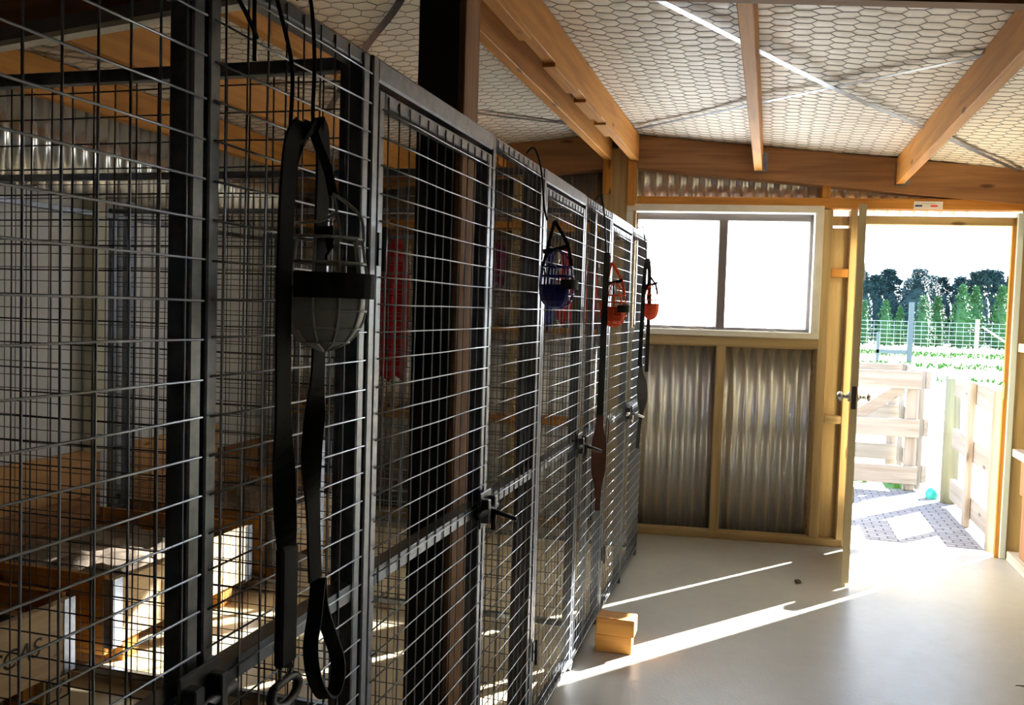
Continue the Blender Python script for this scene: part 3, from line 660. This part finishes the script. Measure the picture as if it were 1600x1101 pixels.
l3 = empty('dog_collar', (-.635, 3.57, .6), 0, 'long black strap with broad brown leather collar left of orange muzzle', 'dog collar')
B = Vector((-.635, 3.57, .6))
pts = [(-.638, 3.575, 1.635), (-.638, 3.562, 1.40), (-.638, 3.548, 1.15), (-.638, 3.532, .98)]
MB().ribbon(rel(spline(pts, 5)), ZV((.7, .7, 0)), .028, .004).build('webbing', WEB, l3)
pts = spline([(-.636, 3.532, .985), (-.636, 3.525, .93), (-.634, 3.52, .85), (-.634, 3.52, .76), (-.634, 3.525, .69), (-.634, 3.53, .655)], 5)
wid = [.028 + .036 * math.exp(-((p.z - .82) / .10) ** 4) for p in pts]
MB().ribbon(rel(pts), ZV((.8, .6, 0)), wid, .005).build('leather_band', LEA, l3)
MB().ribbon(rel([(-.634, 3.53, .66), (-.634, 3.532, .60)]), ZV((.8, .6, 0)), .022, .004).build('collar_tip', LEA, l3)
m = MB(); m.path([(.02 + .0 * i, .02 + .035 * cos(2 * pi * i / 24), .315 + .055 * sin(2 * pi * i / 24)) for i in range(24)], .0022, 6, closed=True).build('ring', LEA, l3)
l4 = empty('dog_collar', (-.635, 4.8, .65), 0, 'black looped strap with dark leather collar at the farthest kennel', 'dog collar')
B = Vector((-.635, 4.8, .65))
pts = spline([(-.640, 4.66, 1.12), (-.640, 4.68, 1.40), (-.640, 4.72, 1.60), (-.636, 4.78, 1.685), (-.632, 4.84, 1.62), (-.630, 4.86, 1.40), (-.630, 4.86, 1.08)], 6)
MB().ribbon(rel(pts), ZV((1, .3, 0)), .020, .004).build('webbing', WEB, l4)
pts = spline([(-.636, 4.67, 1.13), (-.634, 4.69, 1.05), (-.630, 4.73, .96), (-.632, 4.72, .87), (-.636, 4.69, .79), (-.638, 4.66, .69)], 5)
wid = [.018 + .04 * math.exp(-((p.z - .98) / .09) ** 4) for p in pts]
MB().ribbon(rel(pts), ZV((.8, .5, 0)), wid, .005).build('leather_band', mat('black_leather', (.03, .03, .03), .45), l4)

# ------------------------------------------------------------------ floor items
tag(MB().box(-.075, .075, 0, .10, 0, .073, .003).build('wood_block', W['ox'], None, (-.562, 3.60, 0), .05), 'lower of two stacked pine blocks against kennel mesh', 'wood block', 'stacked pine blocks')
tag(MB().box(-.072, .085, 0, .10, 0, .070, .003).build('wood_block', W['ox'], None, (-.562, 3.595, .0735), .01), 'upper sunlit pine block stacked by kennel mesh', 'wood block', 'stacked pine blocks')
m = MB(); m.ball((0, 0, .010), .018, .014, .010, 12, 8); tag(m.build('pebble', BARK, None, (.20, 4.91, 0)), 'small brown stone on floor left of the open door', 'stone')
tag(MB().box(-.025, .025, -.002, .002, 0, .002).build('twig', BARK, None, (1.0, 3.83, 0), .2), 'tiny dark twig on floor at lower right', 'twig')

# ------------------------------------------------------------------ outdoors
tag(MB().box(-60, 90, 5.85, 160, -.15, -.035).build('ground', GRV), 'pale sunlit yard ground beyond the doorway', 'ground', None, 'structure')
tag(MB().box(-2, 4.5, 5.9, 8.05, -.034, -.012).build('paving', PAV, None, (0, 0, 0)), 'grey brick paving just outside the doorway', 'paving', None, 'structure')
def grass(y0, y1, x0, x1, label):
    m = MB(); n = int((x1 - x0) * (y1 - y0) * 26); n = min(n, 5000)
    for _ in range(n):
        x, y = random.uniform(x0, x1), random.uniform(y0, y1); h = random.uniform(.05, .16); a = random.uniform(0, pi); s = random.uniform(.02, .06)
        m.add([(x - s * cos(a), y - s * sin(a), -.036), (x + s * cos(a), y + s * sin(a), -.036), (x + random.uniform(-.05, .05), y, -.036 + h)], [(0, 1, 2)])
    m.box(x0, x1, y0, y1, -.035, -.02); tag(m.build('grass_strip', GRS), label, 'grass', None, 'stuff')
grass(38.5, 44, -8, 26, 'far strip of green grass along the wire fence'); grass(29.5, 32.5, -6, 22, 'middle strip of green grass in the pale yard')
grass(22.6, 24.2, 3.9, 14, 'near clump of green grass behind the rail fence'); grass(8.1, 8.9, .2, 1.2, 'grass tufts at foot of the timber gate')
BZ = ((.845, .99), (.447, .594), (.055, .206))
def boards(mb_fn, name, loc, rz, L, label, grp, brace=False, stile=None):
    r = empty(name, loc, rz, label, 'fence' if 'fence' in name else 'gate', grp)
    for z0, z1 in BZ: MB().box(0, L, -.02, .02, z0, z1, .004).build('rail', W['ex'], r)
    for x in (stile or (0.0, L - .10)): MB().box(x, x + .09, .021, .06, -.0, 1.0, .004).build('stile', W['ez'], r)
    if brace:
        a = math.atan2(.75, L - .15); M = Matrix.Translation((.10, .041, .12)) @ Matrix.Rotation(-a, 4, 'Y')
        MB().box(0, math.hypot(.75, L - .25), -.018, .018, -.01, .08, .003, M).build('brace', W['ex'], r)
    return r
boards(None, 'timber_gate', (.02, 8.0, -.01), 0, 1.20, 'pale timber gate with diagonal brace outside the doorway', None, True)
boards(None, 'rail_fence', (.0, 9.35, -.01), 0, 1.24, 'pale timber rail fence behind the timber gate', None)
boards(None, 'rail_fence', (1.285, 8.08, -.01), pi / 2, 1.2, 'short side fence joining the gate to the rear fence', None)
boards(None, 'rail_fence', (1.40, 6.12, -.01), pi / 2, 1.38, 'rail fence running from shed to mossy post', None, stile=(.62,))
tag(MB().path([(1.40, 7.62, -.04), (1.40, 7.62, .5), (1.40, 7.62, .96)], .062, 14).build('fence_post', GPOST), 'greenish mossy round post at end of the rail fence', 'fence post')
tag(MB().box(1.335, 1.405, 6.03, 6.10, -.04, .99, .004).build('fence_post', W['ez']), 'square brown fence post right outside the door jamb', 'fence post')
tag(MB().ball((0, 0, .05), .05, .05, .06, 12, 8).build('water_bowl', mat('teal_plastic', (.02, .35, .30), .4), None, (1.30, 7.75, -.035)), 'teal bowl at foot of the mossy post', 'bowl')
# far wire fence
for i, x in enumerate((-9, -3, 3.2, 9.3, 15.5, 22)):
    tag(MB().box(x - .08, x + .08, 46.02, 46.18, -.05, 1.55, .01).build('fence_post', W['wz']), 'pale post of the distant wire fence, %s from left' % ['first', 'second', 'third', 'fourth', 'fifth', 'sixth'][i], 'fence post', 'distant wire fence posts')
fw = empty('wire_fence', (0, 46, 0), 0, 'distant wire netting fence in front of the pines', 'fence')
m = MB()
for z in (.15, .35, .55, .75, .95, 1.15, 1.35): m.path([(-9, 0, z), (22, 0, z)], .012, 4)
x = -9
while x < 22: m.path([(x, 0, .05), (x, 0, 1.35)], .007, 4); x += .3
m.build('netting', mat('fence_wire', (.55, .6, .65), .5, .2), fw)
MB().path([(9.5, 0, 1.2), (11.2, 0, .05)], .05, 6).build('stay', W['wx'], fw)
st = empty('yard_gate_frame', (4.55, 33, -.03), 0, 'blue grey timber post and low frame standing in yard', 'gate frame')
MB().box(-.02, .14, -.08, .08, 0, 2.05, .01).build('post', mat('blue_grey_timber', (.11, .14, .165), .8), st)
MB().box(-1.0, -.0, -.05, .05, .28, .42, .01).box(-1.0, -.9, -.05, .05, 0, 1.0, .01).build('low_frame', mat('blue_grey_timber', (.14, .17, .19), .8), st)
# pines
def make_tree(kind):
    t = empty('pine_tree'); m = MB(); N_ = 2200 if kind == 0 else 1500; H_ = 1.0
    for _ in range(N_):
        z = random.random() ** .8; rad = ((.23 if kind == 0 else .23) * (1 - z) ** (.42 if kind == 0 else .75) + .02) * random.uniform(.35, 1.05) * (1 + .22 * sin(z * 40))
        a = random.uniform(0, 2 * pi); c = Vector((rad * cos(a), rad * sin(a), .0 + z * 1.0 * H_)); s = random.uniform(.014, .036)
        d1 = Vector((random.uniform(-1, 1), random.uniform(-1, 1), random.uniform(-.3, .9))).normalized(); d2 = d1.orthogonal().normalized()
        m.add([c - d2 * s * .5, c + d2 * s * .5, c + d1 * s * 1.8], [(0, 1, 2)])
    vs = MB().path([(0, 0, .1), (0, 0, .5), (0, 0, .92)], [.17, .13, .03], 8)
    m.v += vs.v and []; m.path([(0, 0, .03), (0, 0, .55), (0, 0, .9)], [.17, .15, .03] if kind == 0 else [.14, .09, .02], 8)
    m.build('crown', TREEM if kind == 0 else TREEL, t); MB().path([(0, 0, 0), (0, 0, .15)], .018, 8).build('trunk', BARK, t)
    return t
pr = [make_tree(0), make_tree(1)]; used = [False, False]
def put(kind, x, y, h, wd, label, grp):
    if not used[kind]: o = pr[kind]; used[kind] = True
    else: o = copy_tree(pr[kind])
    o.location = (x, y, -.05); o.scale = (h * wd, h * wd, h); o.rotation_euler = (0, 0, random.uniform(0, 6)); tag(o, label, 'tree', grp)
gx = lambda x, k: None
xx = -12.0; n = 0
HT = [5.4, 5.9, 5.1, 6.1]
while xx < 27:
    put(0, xx, 66 + 3.0 * (0, 3, 1, 4, 2, 5)[n % 6], random.uniform(4.5, 5.6), random.uniform(1.0, 1.15), 'tall dark blue green pine in the rear row of the plantation', 'tall dark pines behind the yard'); xx += .6; n += 1
xx = -11.0
while xx < 24:
    n += 1; put(1, xx, 53 + 1.6 * (n % 2), random.choice((2.2, 2.5, 2.8, 3.4)), random.uniform(.9, 1.1), 'young light green pine in front of the tall dark row', 'young pines behind the wire fence'); xx += .95
